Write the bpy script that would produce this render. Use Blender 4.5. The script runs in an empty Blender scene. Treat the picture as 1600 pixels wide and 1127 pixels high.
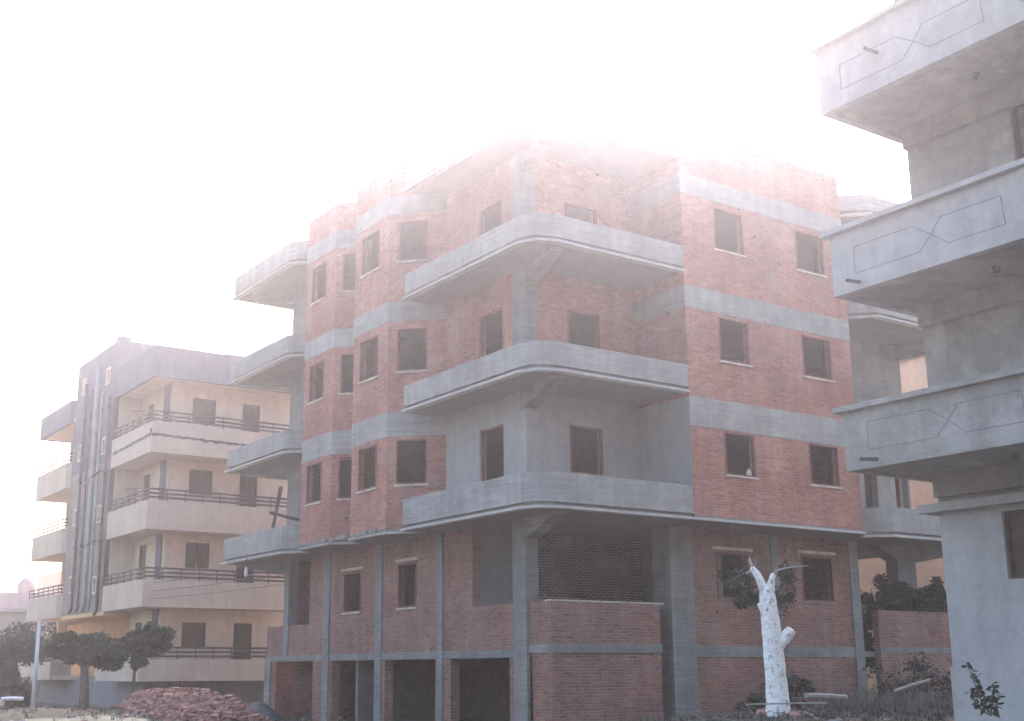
import bpy, math, random
from mathutils import Vector, Matrix, noise
S = bpy.context.scene
C = S.collection
R = math.radians
random.seed(7)

# ------------------------------------------------------------------ camera
# world origin = the photographer's eye; X runs along the south faces, Y along the street faces
PITCH, ROLL, YAW, F = 0.227268946, -0.00343962512, 0.983034465, 1911.12
def cam_axes(p, r, y):
    cf = Vector((math.cos(p)*math.cos(y), math.cos(p)*math.sin(y), math.sin(p)))
    rt = Vector((math.sin(y), -math.cos(y), 0)); up = rt.cross(cf)
    return rt*math.cos(r)+up*math.sin(r), -rt*math.sin(r)+up*math.cos(r), cf
rt, up, cf = cam_axes(PITCH, ROLL, YAW)
cam = bpy.data.cameras.new('camera'); co = bpy.data.objects.new('camera', cam); C.objects.link(co)
co.matrix_world = Matrix(((rt.x, up.x, -cf.x, 0), (rt.y, up.y, -cf.y, 0), (rt.z, up.z, -cf.z, 0), (0, 0, 0, 1)))
cam.sensor_width = 36; cam.lens = F/1600*36
cam.shift_x = (800-741.495)/1600; cam.shift_y = (604.756-563.5)/1600
cam.clip_end = 3000
S.camera = co

# ------------------------------------------------------------------ sky, sun, exposure
SUN_EL, SUN_AZ = R(37.2), R(51)            # azimuth measured from +X towards +Y: the sun stands behind the brick building
w = bpy.data.worlds.new('World'); S.world = w; w.use_nodes = True
nt = w.node_tree; bg = nt.nodes['Background']
sky = nt.nodes.new('ShaderNodeTexSky'); sky.sky_type = 'NISHITA'; sky.sun_disc = False
sky.sun_elevation = SUN_EL; sky.sun_rotation = R(90)-SUN_AZ
sky.air_density = 1.3; sky.dust_density = 6.0; sky.ozone_density = 1.0
nt.links.new(sky.outputs[0], bg.inputs[0]); bg.inputs[1].default_value = 0.15
sl = bpy.data.lights.new('sun', 'SUN'); sl.energy = 3.0; sl.angle = R(0.5); sl.color = (1, .96, .95)
so = bpy.data.objects.new('sun', sl); C.objects.link(so)
sd = Vector((math.cos(SUN_EL)*math.cos(SUN_AZ), math.cos(SUN_EL)*math.sin(SUN_AZ), math.sin(SUN_EL)))
so.rotation_euler = sd.to_track_quat('Z', 'Y').to_euler(); so.location = sd*60
S.view_settings.view_transform = 'Standard'; S.view_settings.look = 'None'
S.view_settings.exposure = 2.04; S.view_settings.gamma = 1
S.render.engine = 'CYCLES'
S.cycles.volume_bounces = 2
HAZE_DENSITY, HAZE_G, HAZE_COL = 0.0018, 0.84, (0.95, 0.90, 1.0)  # scattering air tuned to imitate lens glare

# ------------------------------------------------------------------ materials
def nodes(name, rough=.9):
    m = bpy.data.materials.new(name); m.use_nodes = True
    n = m.node_tree; b = n.nodes['Principled BSDF']; b.inputs['Roughness'].default_value = rough
    b.inputs['Specular IOR Level'].default_value = .2
    return m, n, b
def N(n, t, **k):
    x = n.nodes.new(t)
    for a, v in k.items(): setattr(x, a, v)
    return x
def ramp(n, src, stops):
    r = N(n, 'ShaderNodeValToRGB'); e = r.color_ramp.elements
    while len(e) < len(stops): e.new(.5)
    for i, (p, c) in enumerate(stops):
        e[i].position = p; e[i].color = (*c, 1) if len(c) == 3 else c
    n.links.new(src, r.inputs[0]); return r.outputs[0]
def mix(n, a, b, f, mode='MIX'):
    m = N(n, 'ShaderNodeMix', data_type='RGBA', blend_type=mode)
    for s, v in ((6, a), (7, b), (0, f)):
        if hasattr(v, 'links') or hasattr(v, 'is_linked'): n.links.new(v, m.inputs[s])
        else: m.inputs[s].default_value = (*v, 1) if isinstance(v, tuple) else v
    return m.outputs[2]
def noise_(n, vec, scale, detail=4, rough=.6):
    t = N(n, 'ShaderNodeTexNoise'); t.inputs['Scale'].default_value = scale
    t.inputs['Detail'].default_value = detail; t.inputs['Roughness'].default_value = rough
    n.links.new(vec, t.inputs['Vector']); return t.outputs[0]
def objco(n, sc=None):
    c = N(n, 'ShaderNodeTexCoord').outputs['Object']
    if sc:
        m = N(n, 'ShaderNodeMapping'); m.inputs['Scale'].default_value = sc
        n.links.new(c, m.inputs[0]); return m.outputs[0]
    return c
def bump(n, b, h, dist, strength=1):
    bm = N(n, 'ShaderNodeBump'); bm.inputs['Distance'].default_value = dist; bm.inputs['Strength'].default_value = strength
    n.links.new(h, bm.inputs['Height']); n.links.new(bm.outputs[0], b.inputs['Normal'])
def grime(n, base, amt=.45, sc=.7, streak=.35):
    c = objco(n); st = objco(n, (2.2, 2.2, .25))
    g = noise_(n, c, sc, 6, .65); s2 = noise_(n, st, 1.6, 5, .6)
    base = mix(n, base, (1-amt, 1-amt, 1-amt*.9), ramp(n, g, [(.28, (1, 1, 1)), (.68, (0, 0, 0))]), 'MULTIPLY')
    return mix(n, base, (1-amt*streak,)*3, ramp(n, s2, [(.42, (1, 1, 1)), (.6, (0, 0, 0))]), 'MULTIPLY')

def brick_mat(name, c1, c2, mortar, msize=.008, grim=.35, hole_shade=True):
    m, n, b = nodes(name)
    o = N(n, 'ShaderNodeTexCoord').outputs['Object']
    sx = N(n, 'ShaderNodeSeparateXYZ'); n.links.new(o, sx.inputs[0])
    sub = N(n, 'ShaderNodeMath', operation='SUBTRACT'); n.links.new(sx.outputs[0], sub.inputs[0]); n.links.new(sx.outputs[1], sub.inputs[1])
    wob = N(n, 'ShaderNodeMath', operation='MULTIPLY_ADD')
    nz = noise_(n, o, 2.5, 2); n.links.new(nz, wob.inputs[0]); wob.inputs[1].default_value = .03; n.links.new(sx.outputs[2], wob.inputs[2])
    cb = N(n, 'ShaderNodeCombineXYZ'); n.links.new(sub.outputs[0], cb.inputs[0]); n.links.new(wob.outputs[0], cb.inputs[1])
    t = N(n, 'ShaderNodeTexBrick'); n.links.new(cb.outputs[0], t.inputs['Vector'])
    t.inputs['Scale'].default_value = 1; t.inputs['Brick Width'].default_value = .225; t.inputs['Row Height'].default_value = .070
    t.inputs['Mortar Size'].default_value = msize; t.inputs['Mortar Smooth'].default_value = .3; t.inputs['Bias'].default_value = 0
    t.inputs['Color1'].default_value = (*c1, 1); t.inputs['Color2'].default_value = (*c2, 1); t.inputs['Mortar'].default_value = (*mortar, 1)
    col = t.outputs['Color']
    patch = noise_(n, objco(n), 1.1, 5, .7)
    col = mix(n, col, mortar, ramp(n, patch, [(.5, (0, 0, 0)), (.68, (.6, .6, .6))]))       # mortar smears
    fine = noise_(n, objco(n, (1, 1, 3)), 9, 3, .7)
    col = mix(n, col, (.55, .5, .5), ramp(n, fine, [(.36, (.6, .6, .6)), (.5, (0, 0, 0))]), 'MULTIPLY')
    if hole_shade:
        v = N(n, 'ShaderNodeTexVoronoi'); v.inputs['Scale'].default_value = 1.35; n.links.new(objco(n, (1, 1, 1.6)), v.inputs['Vector'])
        col = mix(n, col, (.03, .025, .025), ramp(n, v.outputs['Distance'], [(.05, (.9, .9, .9)), (.075, (0, 0, 0))]))  # dark dots painted for the shade inside missing bricks
    tone = noise_(n, objco(n), .45, 4, .6)
    col = mix(n, col, (.86, .79, .78), ramp(n, tone, [(.42, (0, 0, 0)), (.58, (1, 1, 1))]), 'MULTIPLY')
    col = grime(n, col, grim, .5)
    n.links.new(col, b.inputs['Base Color'])
    inv = N(n, 'ShaderNodeMath', operation='SUBTRACT'); inv.inputs[0].default_value = 1; n.links.new(t.outputs['Fac'], inv.inputs[1])
    bump(n, b, inv.outputs[0], .012)
    return m
def conc_mat(name, c, boards=True, amt=.35, rough_bump=.01, patch=None):
    m, n, b = nodes(name)
    col = c
    if boards:
        st = noise_(n, objco(n, (.6, .6, 14)), 1.5, 3, .7)
        col = mix(n, tuple(v*1.14 for v in c), tuple(v*.82 for v in c), ramp(n, st, [(.35, (0, 0, 0)), (.65, (1, 1, 1))]))
    mid = noise_(n, objco(n), 4.5, 7, .75)
    col = mix(n, col, tuple(v*.7 for v in c), ramp(n, mid, [(.38, (0, 0, 0)), (.8, (.8, .8, .8))]))
    if patch:
        p = noise_(n, objco(n), .9, 5, .7)
        col = mix(n, col, patch, ramp(n, p, [(.52, (0, 0, 0)), (.6, (.8, .8, .8))]))
    col = grime(n, col, amt)
    n.links.new(col, b.inputs['Base Color'])
    h = noise_(n, objco(n, (1, 1, 4) if boards else None), 14, 6, .75)
    bump(n, b, h, rough_bump*2)
    return m
def plain(name, c, rough=.8, var=.3, scale=3):
    m, n, b = nodes(name, rough)
    g = noise_(n, objco(n), scale, 5, .65)
    col = mix(n, tuple(v*(1+var*.5) for v in c), tuple(v*(1-var) for v in c), ramp(n, g, [(.35, (0, 0, 0)), (.65, (1, 1, 1))]))
    n.links.new(col, b.inputs['Base Color'])
    bump(n, b, noise_(n, objco(n), scale*8, 4), .005)
    return m
M = {}
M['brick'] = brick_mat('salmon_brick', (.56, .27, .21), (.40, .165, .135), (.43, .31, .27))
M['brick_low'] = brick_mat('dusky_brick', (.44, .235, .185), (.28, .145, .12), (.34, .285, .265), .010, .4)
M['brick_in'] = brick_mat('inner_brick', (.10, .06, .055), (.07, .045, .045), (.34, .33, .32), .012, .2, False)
M['band'] = conc_mat('board_marked_concrete', (.39, .39, .39))
M['column'] = conc_mat('column_concrete', (.29, .295, .295), True, .4)
M['lip'] = conc_mat('pale_cast_edge', (.50, .495, .49), False, .25)
M['slab'] = conc_mat('slab_concrete', (.25, .255, .25), False, .2)
M['plaster'] = conc_mat('grey_render', (.36, .36, .37), False, .2, .006)
M['stucco'] = conc_mat('rough_grey_stucco', (.40, .40, .395), False, .25, .03, (.48, .48, .48))
M['smooth_stucco'] = conc_mat('pale_grey_stucco', (.45, .455, .475), False, .22, .01)
M['cream'] = conc_mat('pink_cream_render', (.70, .58, .48), False, .2, .004)
M['cream_par'] = conc_mat('beige_parapet_render', (.60, .50, .42), False, .22, .004)
M['ochre'] = plain('ochre_paint', (.66, .42, .23), .8, .15, 1)
M['bluegrey'] = conc_mat('blue_grey_cement', (.17, .18, .23), False, .3)
M['towerlow'] = conc_mat('greyed_beige_render', (.30, .275, .26), False, .35)
M['frame'] = plain('red_primer_timber', (.20, .08, .075), .6, .25)
M['sill'] = plain('pale_lit_sill', (.50, .45, .42), .8)  # light caught by window sills put into the colour; also coping, rag
M['lintel'] = plain('pale_plank', (.50, .45, .38), .8)
M['shutter'] = plain('brown_shutter', (.085, .062, .05), .6, .25, 6)
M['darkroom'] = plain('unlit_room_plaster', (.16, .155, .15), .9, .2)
M['rail'] = plain('brown_metal_rail', (.06, .04, .035), .5, .2)
M['pipe_dark'] = plain('dark_drain_pipe', (.06, .06, .075), .5, .3)
M['pipe_green'] = plain('grey_green_pipe', (.30, .34, .34), .5, .2)
M['tar'] = plain('tar_streak', (.05, .05, .065), .8)
M['whitewash'] = plain('whitewash', (.80, .80, .84), .8, .16, 9)
m_, n_, b_ = nodes('limewashed_bark')
g_ = noise_(n_, objco(n_, (1, 1, .45)), 16, 6, .75); g2_ = noise_(n_, objco(n_, (1, 1, 2.5)), 7, 5, .7)
c_ = mix(n_, (.88, .88, .90), (.62, .61, .60), ramp(n_, g2_, [(.45, (0, 0, 0)), (.7, (1, 1, 1))]))
c_ = mix(n_, c_, (.13, .11, .10), ramp(n_, g_, [(.55, (0, 0, 0)), (.63, (.9, .9, .9))]))
n_.links.new(c_, b_.inputs['Base Color']); bump(n_, b_, g_, .03); M['limewash'] = m_
M['bark'] = plain('grey_bark', (.14, .12, .105), .9, .4, 8)
M['leaf'] = plain('leaf_green', (.04, .07, .04), .6, .5, 1.5)
M['leaf_dark'] = plain('leaf_dark', (.035, .05, .035), .6, .5, 1.5)
M['leaf_grey'] = plain('leaf_greyish', (.06, .07, .058), .6, .5, 2)
M['dry'] = plain('dry_stalks', (.19, .18, .155), .9, .4, 4)
M['wood'] = plain('weathered_timber', (.13, .11, .095), .8, .4, 6)
M['palewood'] = plain('bleached_timber', (.34, .33, .33), .8, .25, 6)
M['metal'] = plain('pale_metal', (.55, .56, .58), .5, .15)
M['pinkfar'] = conc_mat('far_pink_render', (.46, .36, .38), False, .2)
M['greyfar'] = conc_mat('far_grey_render', (.30, .31, .34), False, .3)
M['creamfar'] = conc_mat('neighbour_cream_render', (.80, .62, .46), False, .15)
M['tarp'] = plain('dark_sheeting', (.06, .07, .09), .5, .4)
M['redbrick'] = plain('loose_brick', (.38, .215, .185), .9, .45, 4)
M['glass'] = plain('bulb_glass', (.6, .6, .6), .3, .02)
M['groove'] = plain('scored_groove', (.22, .22, .24), .9, .1)

# ------------------------------------------------------------------ mesh helpers
class MB:
    def __init__(s): s.v = []; s.f = []
    def add(s, vs, fs):
        k = len(s.v); s.v += [Vector(a) for a in vs]; s.f += [tuple(k+i for i in f) for f in fs]; return s
    def box(s, x0, x1, y0, y1, z0, z1):
        return s.add([(x, y, z) for z in (z0, z1) for y in (y0, y1) for x in (x0, x1)],
                     [(0, 2, 3, 1), (4, 5, 7, 6), (0, 1, 5, 4), (2, 6, 7, 3), (0, 4, 6, 2), (1, 3, 7, 5)])
    def lbox(s, L, u0, u1, w0, w1, z0, z1):                # box in a wall's own frame
        pts = [L.at(u, w_, z) for z in (z0, z1) for w_ in (w0, w1) for u in (u0, u1)]
        return s.add(pts, [(0, 2, 3, 1), (4, 5, 7, 6), (0, 1, 5, 4), (2, 6, 7, 3), (0, 4, 6, 2), (1, 3, 7, 5)])
    def prism(s, poly, z0, z1):
        n = len(poly)
        s.add([(p[0], p[1], z0) for p in poly]+[(p[0], p[1], z1) for p in poly],
              [tuple(range(n))[::-1], tuple(range(n, 2*n))]+[(i, (i+1) % n, n+(i+1) % n, n+i) for i in range(n)])
        return s
    def tube(s, pts, rad, n=8, cap=True):
        pts = [Vector(p) for p in pts]; rad = rad if isinstance(rad, (list, tuple)) else [rad]*len(pts)
        k = len(s.v); prev = None
        for i, p in enumerate(pts):
            d = (pts[min(i+1, len(pts)-1)]-pts[max(i-1, 0)]).normalized()
            a = prev or (Vector((1, 0, 0)) if abs(d.x) < .8 else Vector((0, 1, 0)))
            u = (a-d*a.dot(d)).normalized(); prev = u; v = d.cross(u)
            for j in range(n):
                t = 2*math.pi*j/n; s.v.append(p+(u*math.cos(t)+v*math.sin(t))*rad[i])
        for i in range(len(pts)-1):
            for j in range(n):
                a, b = k+i*n+j, k+i*n+(j+1) % n; s.f.append((a, b, b+n, a+n))
        if cap: s.f.append(tuple(range(k, k+n))[::-1]); e = k+(len(pts)-1)*n; s.f.append(tuple(range(e, e+n)))
        return s
    def build(s, name, mat, parent=None, smooth=False, bevel=0):
        root = parent
        while root is not None and root.parent is not None: root = root.parent
        off = root.location if root is not None else Vector((0, 0, 0))
        me = bpy.data.meshes.new(name); me.from_pydata([tuple(v-off) for v in s.v], [], s.f); me.update()
        me.materials.append(M[mat] if isinstance(mat, str) else mat)
        if smooth:
            for p in me.polygons: p.use_smooth = True
        o = bpy.data.objects.new(name, me); C.objects.link(o); o.parent = parent
        if bevel:
            b = o.modifiers.new('soft_edges', 'BEVEL'); b.width = bevel; b.segments = 2; b.limit_method = 'ANGLE'
        return o
def thing(name, label, cat, loc=(0, 0, 0), group=None):
    o = bpy.data.objects.new(name, None); C.objects.link(o); o.location = loc
    return tag(o, label, cat, group)
def tag(o, label=None, cat=None, group=None, kind=None):
    if label: o['label'] = label
    if cat: o['category'] = cat
    if group: o['group'] = group
    if kind: o['kind'] = kind
    return o
class Line:                                                # wall frame: u along, w inward (left of travel), z up
    def __init__(s, p0, p1, m0=None, m1=None):
        s.p = Vector((*p0, 0)); s.q = Vector((*p1, 0)); s.d = (s.q-s.p).normalized(); s.L = (s.q-s.p).length
        s.n = Vector((-s.d.y, s.d.x, 0)); s.m0 = m0 or s.n; s.m1 = m1 or s.n
    def at(s, u, w_, z): return s.p+s.d*u+s.n*w_+Vector((0, 0, z))
    def edge(s, u, w_, z):
        if u <= 1e-6: return s.p+s.m0*w_+Vector((0, 0, z))
        if u >= s.L-1e-6: return s.q+s.m1*w_+Vector((0, 0, z))
        return s.at(u, w_, z)
def lines(poly, closed=True):                              # mitred wall frames round a plan outline
    n = len(poly); out = []
    P = [Vector((*p, 0)) for p in poly]
    def nrm(a, b): d = (b-a).normalized(); return Vector((-d.y, d.x, 0))
    def mit(i):
        if not closed and i == 0: return nrm(P[0], P[1])
        if not closed and i == n-1: return nrm(P[-2], P[-1])
        a, b = nrm(P[i-1], P[i]), nrm(P[i], P[(i+1) % n]); m = (a+b).normalized(); return m/m.dot(a)
    for i in range(n if closed else n-1):
        j = (i+1) % n; out.append(Line(poly[i], poly[j], mit(i), mit(j)))
    return out
def wall(mb, L, z0, z1, th=.2, ops=(), w0=0, caps=False, u0=0, u1=None, ends=(False, False)):
    """wall with real openings; ops = (u0,u1,z0,z1); reveals are modelled"""
    u1 = L.L if u1 is None else u1
    us = sorted({u0, u1, *[min(max(o[i], u0), u1) for o in ops for i in (0, 1)]})
    zs = sorted({z0, z1, *[min(max(o[i], z0), z1) for o in ops for i in (2, 3)]})
    def solid(i, j):
        if i < 0 or j < 0 or i >= len(us)-1 or j >= len(zs)-1: return None
        cu, cz = (us[i]+us[i+1])/2, (zs[j]+zs[j+1])/2
        return not any(o[0] < cu < o[1] and o[2] < cz < o[3] for o in ops)
    e = L.edge
    for i in range(len(us)-1):
        for j in range(len(zs)-1):
            if not solid(i, j): continue
            a, b, c, d = us[i], us[i+1], zs[j], zs[j+1]; w1 = w0+th
            mb.add([e(a, w0, c), e(b, w0, c), e(b, w0, d), e(a, w0, d)], [(0, 1, 2, 3)])
            mb.add([e(a, w1, c), e(b, w1, c), e(b, w1, d), e(a, w1, d)], [(3, 2, 1, 0)])
            for di, dj, q in ((-1, 0, [(a, w0, c), (a, w0, d), (a, w1, d), (a, w1, c)]), (1, 0, [(b, w0, c), (b, w1, c), (b, w1, d), (b, w0, d)]),
                              (0, -1, [(a, w0, c), (a, w1, c), (b, w1, c), (b, w0, c)]), (0, 1, [(a, w0, d), (b, w0, d), (b, w1, d), (a, w1, d)])):
                sd_ = solid(i+di, j+dj)
                if sd_ is False or (sd_ is None and (dj != 0 or (di == -1 and ends[0]) or (di == 1 and ends[1]))):
                    mb.add([e(*p) for p in q], [(0, 1, 2, 3)])
    return mb
def U(L, pt):                                              # u of a plan point on a wall line
    return (Vector((*pt, 0))-L.p).dot(L.d)
def window(parent, L, u0, u1, z0, z1, fr='frame', inset=.03, barw=.045, sill='sill', lintel=None, panel=None, kind='window'):
    m = MB()
    for a, b, c, d in ((u0, u0+barw, z0, z1), (u1-barw, u1, z0, z1), (u0+barw, u1-barw, z1-barw, z1), (u0+barw, u1-barw, z0, z0+barw)):
        m.lbox(L, a+.002, b-.002, inset-.045, inset+.05, c+.002, d-.002)
    o = m.build(kind, fr, parent)
    if sill: MB().lbox(L, u0-.03, u1+.03, -.045, .05, z0-.045, z0-.002).build('sill', sill, o)
    if lintel: MB().lbox(L, u0-.13, u1+.13, -.03, .04, z1+.05, z1+.12).build('lintel', 'lintel', o)
    if panel:
        k = max(2, int(round((u1-u0)/.5))); p = MB(); wd = (u1-u0-2*barw)/k
        for i in range(k):
            a = u0+barw+i*wd
            p.lbox(L, a+.01, a+wd-.01, inset+.02, inset+.05, z0+barw, z1-barw)
            zz = z0+barw+.05
            while zz < z1-barw-.06:
                p.lbox(L, a+.05, a+wd-.05, inset+.005, inset+.025, zz, zz+.03); zz += .07
        p.build('shutter', panel, o)
    return o

# ------------------------------------------------------------------ ground
def gz(x, y):
    z = -1.45
    def bumpf(cx, cy, rx, ry, h):
        d = ((x-cx)/rx)**2+((y-cy)/ry)**2
        return h*math.exp(-d)
    z += bumpf(22, 18.2, 7.5, 5.5, .42)+bumpf(30, 20, 7, 5, .30)
    z += bumpf(8.8, 34, 3.2, 4.0, .50)
    z += bumpf(12.6, 35.0, 1.6, 3.5, .25)
    z += bumpf(17.35, 16.0, 1.5, 1.3, .42)
    z += .07*noise.noise(Vector((x*.35, y*.35, 0)))+.04*noise.noise(Vector((x*1.3, y*1.3, 3)))+.02*noise.noise(Vector((x*4, y*4, 9)))
    return z
def build_ground():
    xs = [-600, -200, -60, -20]+[-8+i*.4 for i in range(0, 126)]+[50, 75, 120, 300, 700]
    ys = [-400, -100, -30]+[-8+i*.4 for i in range(0, 186)]+[75, 100, 160, 320, 800]
    m = MB(); n = len(xs)
    m.v = [Vector((x, y, gz(x, y))) for y in ys for x in xs]
    m.f = [(j*n+i, j*n+i+1, (j+1)*n+i+1, (j+1)*n+i) for j in range(len(ys)-1) for i in range(n-1)]
    mt, nn, b = nodes('dusty_earth')
    g = noise_(nn, objco(nn), .5, 8, .7); g2 = noise_(nn, objco(nn), 6, 6, .75)
    col = mix(nn, (.13, .115, .095), (.07, .075, .06), ramp(nn, g, [(.4, (0, 0, 0)), (.62, (1, 1, 1))]))
    col = mix(nn, col, (.19, .18, .16), ramp(nn, g2, [(.56, (0, 0, 0)), (.7, (.8, .8, .8))]))
    nn.links.new(col, b.inputs['Base Color']); bump(nn, b, g2, .06)
    tag(m.build('ground', mt, None, True), kind='structure')
build_ground()

# ------------------------------------------------------------------ the unfinished brick building
XL, YR = 15.3, 20.6
SL = [3.35, 6.35, 9.33, 12.30]
bb = thing('brick_building', 'unfinished four storey red brick apartment building with grey concrete balconies wrapping its corner', 'building', (15.3, 20.6, -1.5))
body = [(16.4, 22.45), (19.8, 22.45), (19.8, 20.6), (25.7, 20.6), (27.55, 22.45), (30.2, 22.45), (30.2, 35.33), (16.4, 35.33), (16.4, 33.12),
        (15.3, 32.02), (15.3, 30.14), (15.895, 29.545), (15.3, 28.95), (15.3, 27.03), (16.4, 25.93)]
BL = lines(body)
NAMES = dict(bal_right=0, block_side=1, block=2, block_ret=3, far_right=4, east=5, north=6, pillar=7, ret1l=8, bay1=9, ret1=10, ret2l=11, bay2=12, ret2=13, bal_left=14)
def slab_outline(out, inn):
    """plan of a floor slab: balcony edges pushed out by `out`, brick faces by `inn`"""
    o, i = out, inn
    return [(XL-o, 21.17), (15.47, 20.80-o), (15.62, 20.70-o), (15.95, YR-o), (19.8, YR-o), (19.8, YR-i), (25.7+.4*i, YR-i), (26.28, 21.2-i),
            (26.9, YR-o), (31.6+o, YR-o), (31.6+o, 37.75+o), (XL-o, 37.75+o), (XL-o, 33.27), (15.9-i, 32.64), (XL-i, 32.02+.4*i), (XL-i, 30.14-.4*i),
            (15.88-i, 29.545), (XL-i, 28.95+.4*i), (XL-i, 27.03-.4*i), (16.02-i, 26.26), (XL-o, 26.22)]
for k, z in enumerate(SL):
    m = MB(); inn = .05 if k == 0 else -.06
    m.prism(slab_outline(-.09, inn-.06 if k == 0 else -.12), z+.004, z+.14)
    o = m.build('floor_slab', 'slab', bb)
    m = MB(); pr_ = slab_outline(.05, inn); inner = slab_outline(-.14, inn-.10 if k == 0 else -.16); n_ = len(pr_)
    for i in range(n_):
        a, b, c, d = pr_[i], pr_[(i+1) % n_], inner[(i+1) % n_], inner[i]
        for zz, flip in ((z, 1), (z+.06, 0)):
            q = [(*a, zz), (*b, zz), (*c, zz), (*d, zz)]; m.add(q, [(0, 1, 2, 3) if not flip else (3, 2, 1, 0)])
        m.add([(*a, z), (*b, z), (*b, z+.06), (*a, z+.06)], [(0, 1, 2, 3)])
    m.build('slab_lip', 'lip', o)
# fascias (solid balcony parapets) cast with board marks
tops = [4.14, 7.03, 10.0, 12.80]
for k, z in enumerate(SL):
    t = tops[k]
    for pts, zt in (([(XL, 26.2), (XL, 21.17), (15.47, 20.8), (15.62, 20.7), (15.95, YR), (19.79, YR)], t),
                ([(26.3, 21.19), (26.9, YR), (31.55, YR), (31.55, 24.5)], t+(.12 if k == 3 else 0)),
                ([(17.9, 37.7), (XL, 37.7), (XL, 33.27), (15.93, 32.62)], t+(.25 if k == 3 else .02))):
        m = MB(); ls = lines(pts, False)
        for i, L in enumerate(ls): wall(m, L, z+.142, zt, .11, ends=(i == 0, i == len(ls)-1))
        m.build('balcony_parapet', 'band', bb)
MB().box(XL+.11, 16.0, 26.1, 26.2, 3.492, 4.138).build('balcony_parapet', 'band', bb)
# storeys
def storey(k):
    f = SL[k]+.14; c = SL[k+1]
    lb = (5.85, 6.50) if k == 0 else ((8.92, 9.46) if k == 1 else (11.9, 12.42))
    rb = [(5.57, 6.28), (8.46, 9.02), (11.38, 11.90)][k]
    lprev = [3.45, 6.50, 9.46][k]; rprev = [3.45, 6.28, 9.02][k]
    dz = [0, 2.96, 5.98][k]
    bay_w = [(4.60, 5.76), (7.57, 8.72), (10.58, 11.70)][k]
    blk_w = [(4.49, 5.54), (7.28, 8.38), (10.13, 11.24)][k]
    recess_mat = 'plaster' if k == 0 else 'brick'
    # recessed walls of the corner balcony
    L = BL[NAMES['bal_right']]; a, b = U(L, (17.66, 0)), U(L, (18.66, 0)); zz = [(4.5, 5.66), (7.55, 8.52), (10.3, 11.27)][k]
    wall(MB(), L, f, c, .2, [(a, b, *zz)]).build('recessed_wall', recess_mat, bb); window(bb, L, a, b, *zz, sill=None)
    L = BL[NAMES['bal_left']]; a, b = L.L-(24.4-22.45), L.L-(23.38-22.45); zd = [5.70, 8.60, 11.40][k]
    wall(MB(), L, f, c, .2, [(a, b, f+.0, zd)]).build('recessed_wall', recess_mat, bb)
    m = MB()
    for q in ((a, a+.05, f, zd), (b-.05, b, f, zd), (a+.05, b-.05, zd-.05, zd)): m.lbox(L, q[0]+.002, q[1]-.002, .03, .12, q[2]+.002, q[3]-.002)
    m.build('door_frame', 'frame', bb)
    # corner column above the balcony, with a haunched cantilever under the next slab
    MB().box(16.36, 16.72, 22.41, 22.92, f, c-.002).build('column', 'column' if k else 'plaster', bb)
    # brick block on the right
    for nm in ('block_side', 'block', 'block_ret'):
        L = BL[NAMES[nm]]; ops = []
        if nm == 'block': ops = [(U(L, (20.87, 0)), U(L, (21.9, 0)), *blk_w), (U(L, (23.82, 0)), U(L, (24.92, 0)), *blk_w)]
        plast = k == 0 and nm == 'block_side'
        wall(MB(), L, rprev, rb[0], .2, ops).build('brick_wall', 'plaster' if plast else 'brick', bb)
        wall(MB(), L, rb[0], rb[1], .22, (), -.015).build('concrete_band', 'plaster' if plast else 'band', bb)
        for o in ops: window(bb, L, *o)
        if k == 2: wall(MB(), L, rb[1], 13.12 if nm == 'block' else 12.95, .2).build('brick_wall', 'brick', bb)
    # recessed wall, back and side walls
    L = BL[NAMES['far_right']]
    ops = [(U(L, (28.2, 0)), U(L, (28.75, 0)), f+.9, c-.75), (U(L, (29.55, 0)), U(L, (30.12, 0)), f, c-.75)] if k == 0 else []
    wall(MB(), L, f, c, .2, ops).build('recessed_wall', 'plaster' if k == 0 else 'column', bb)
    for nm, n_ in (('east', 4), ('north', 4), ('pillar', 0)):
        L = BL[NAMES[nm]]
        ops = [((i+.5)*L.L/n_-.5, (i+.5)*L.L/n_+.5, f+1, f+2.1) for i in range(n_)]
        wall(MB(), L, f, c, .2, ops).build('brick_wall' if n_ else 'recessed_wall', 'brick' if n_ else 'column', bb)
    # bays on the street side
    for nm in ('ret1l', 'bay1', 'ret1', 'ret2l', 'bay2', 'ret2'):
        L = BL[NAMES[nm]]; ops = []
        if nm == 'bay1': ops = [(32.02-31.68, 32.02-30.74, *bay_w)]
        if nm == 'bay2': ops = [(28.95-28.58, 28.95-27.56, *bay_w)]
        if nm == 'ret2': ops = [(.24, 1.06, *bay_w)]; 
        if nm == 'ret1': ops = [(.20, .70, *bay_w)]
        wall(MB(), L, lprev, lb[0], .2, ops).build('brick_wall', 'brick', bb)
        wall(MB(), L, lb[0], lb[1], .22, (), -.015).build('concrete_band', 'band', bb)
        for o in ops: window(bb, L, *o)
        if k == 2: wall(MB(), L, lb[1], 13.28, .2).build('brick_wall', 'brick', bb)
for k in range(3): storey(k)
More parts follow.
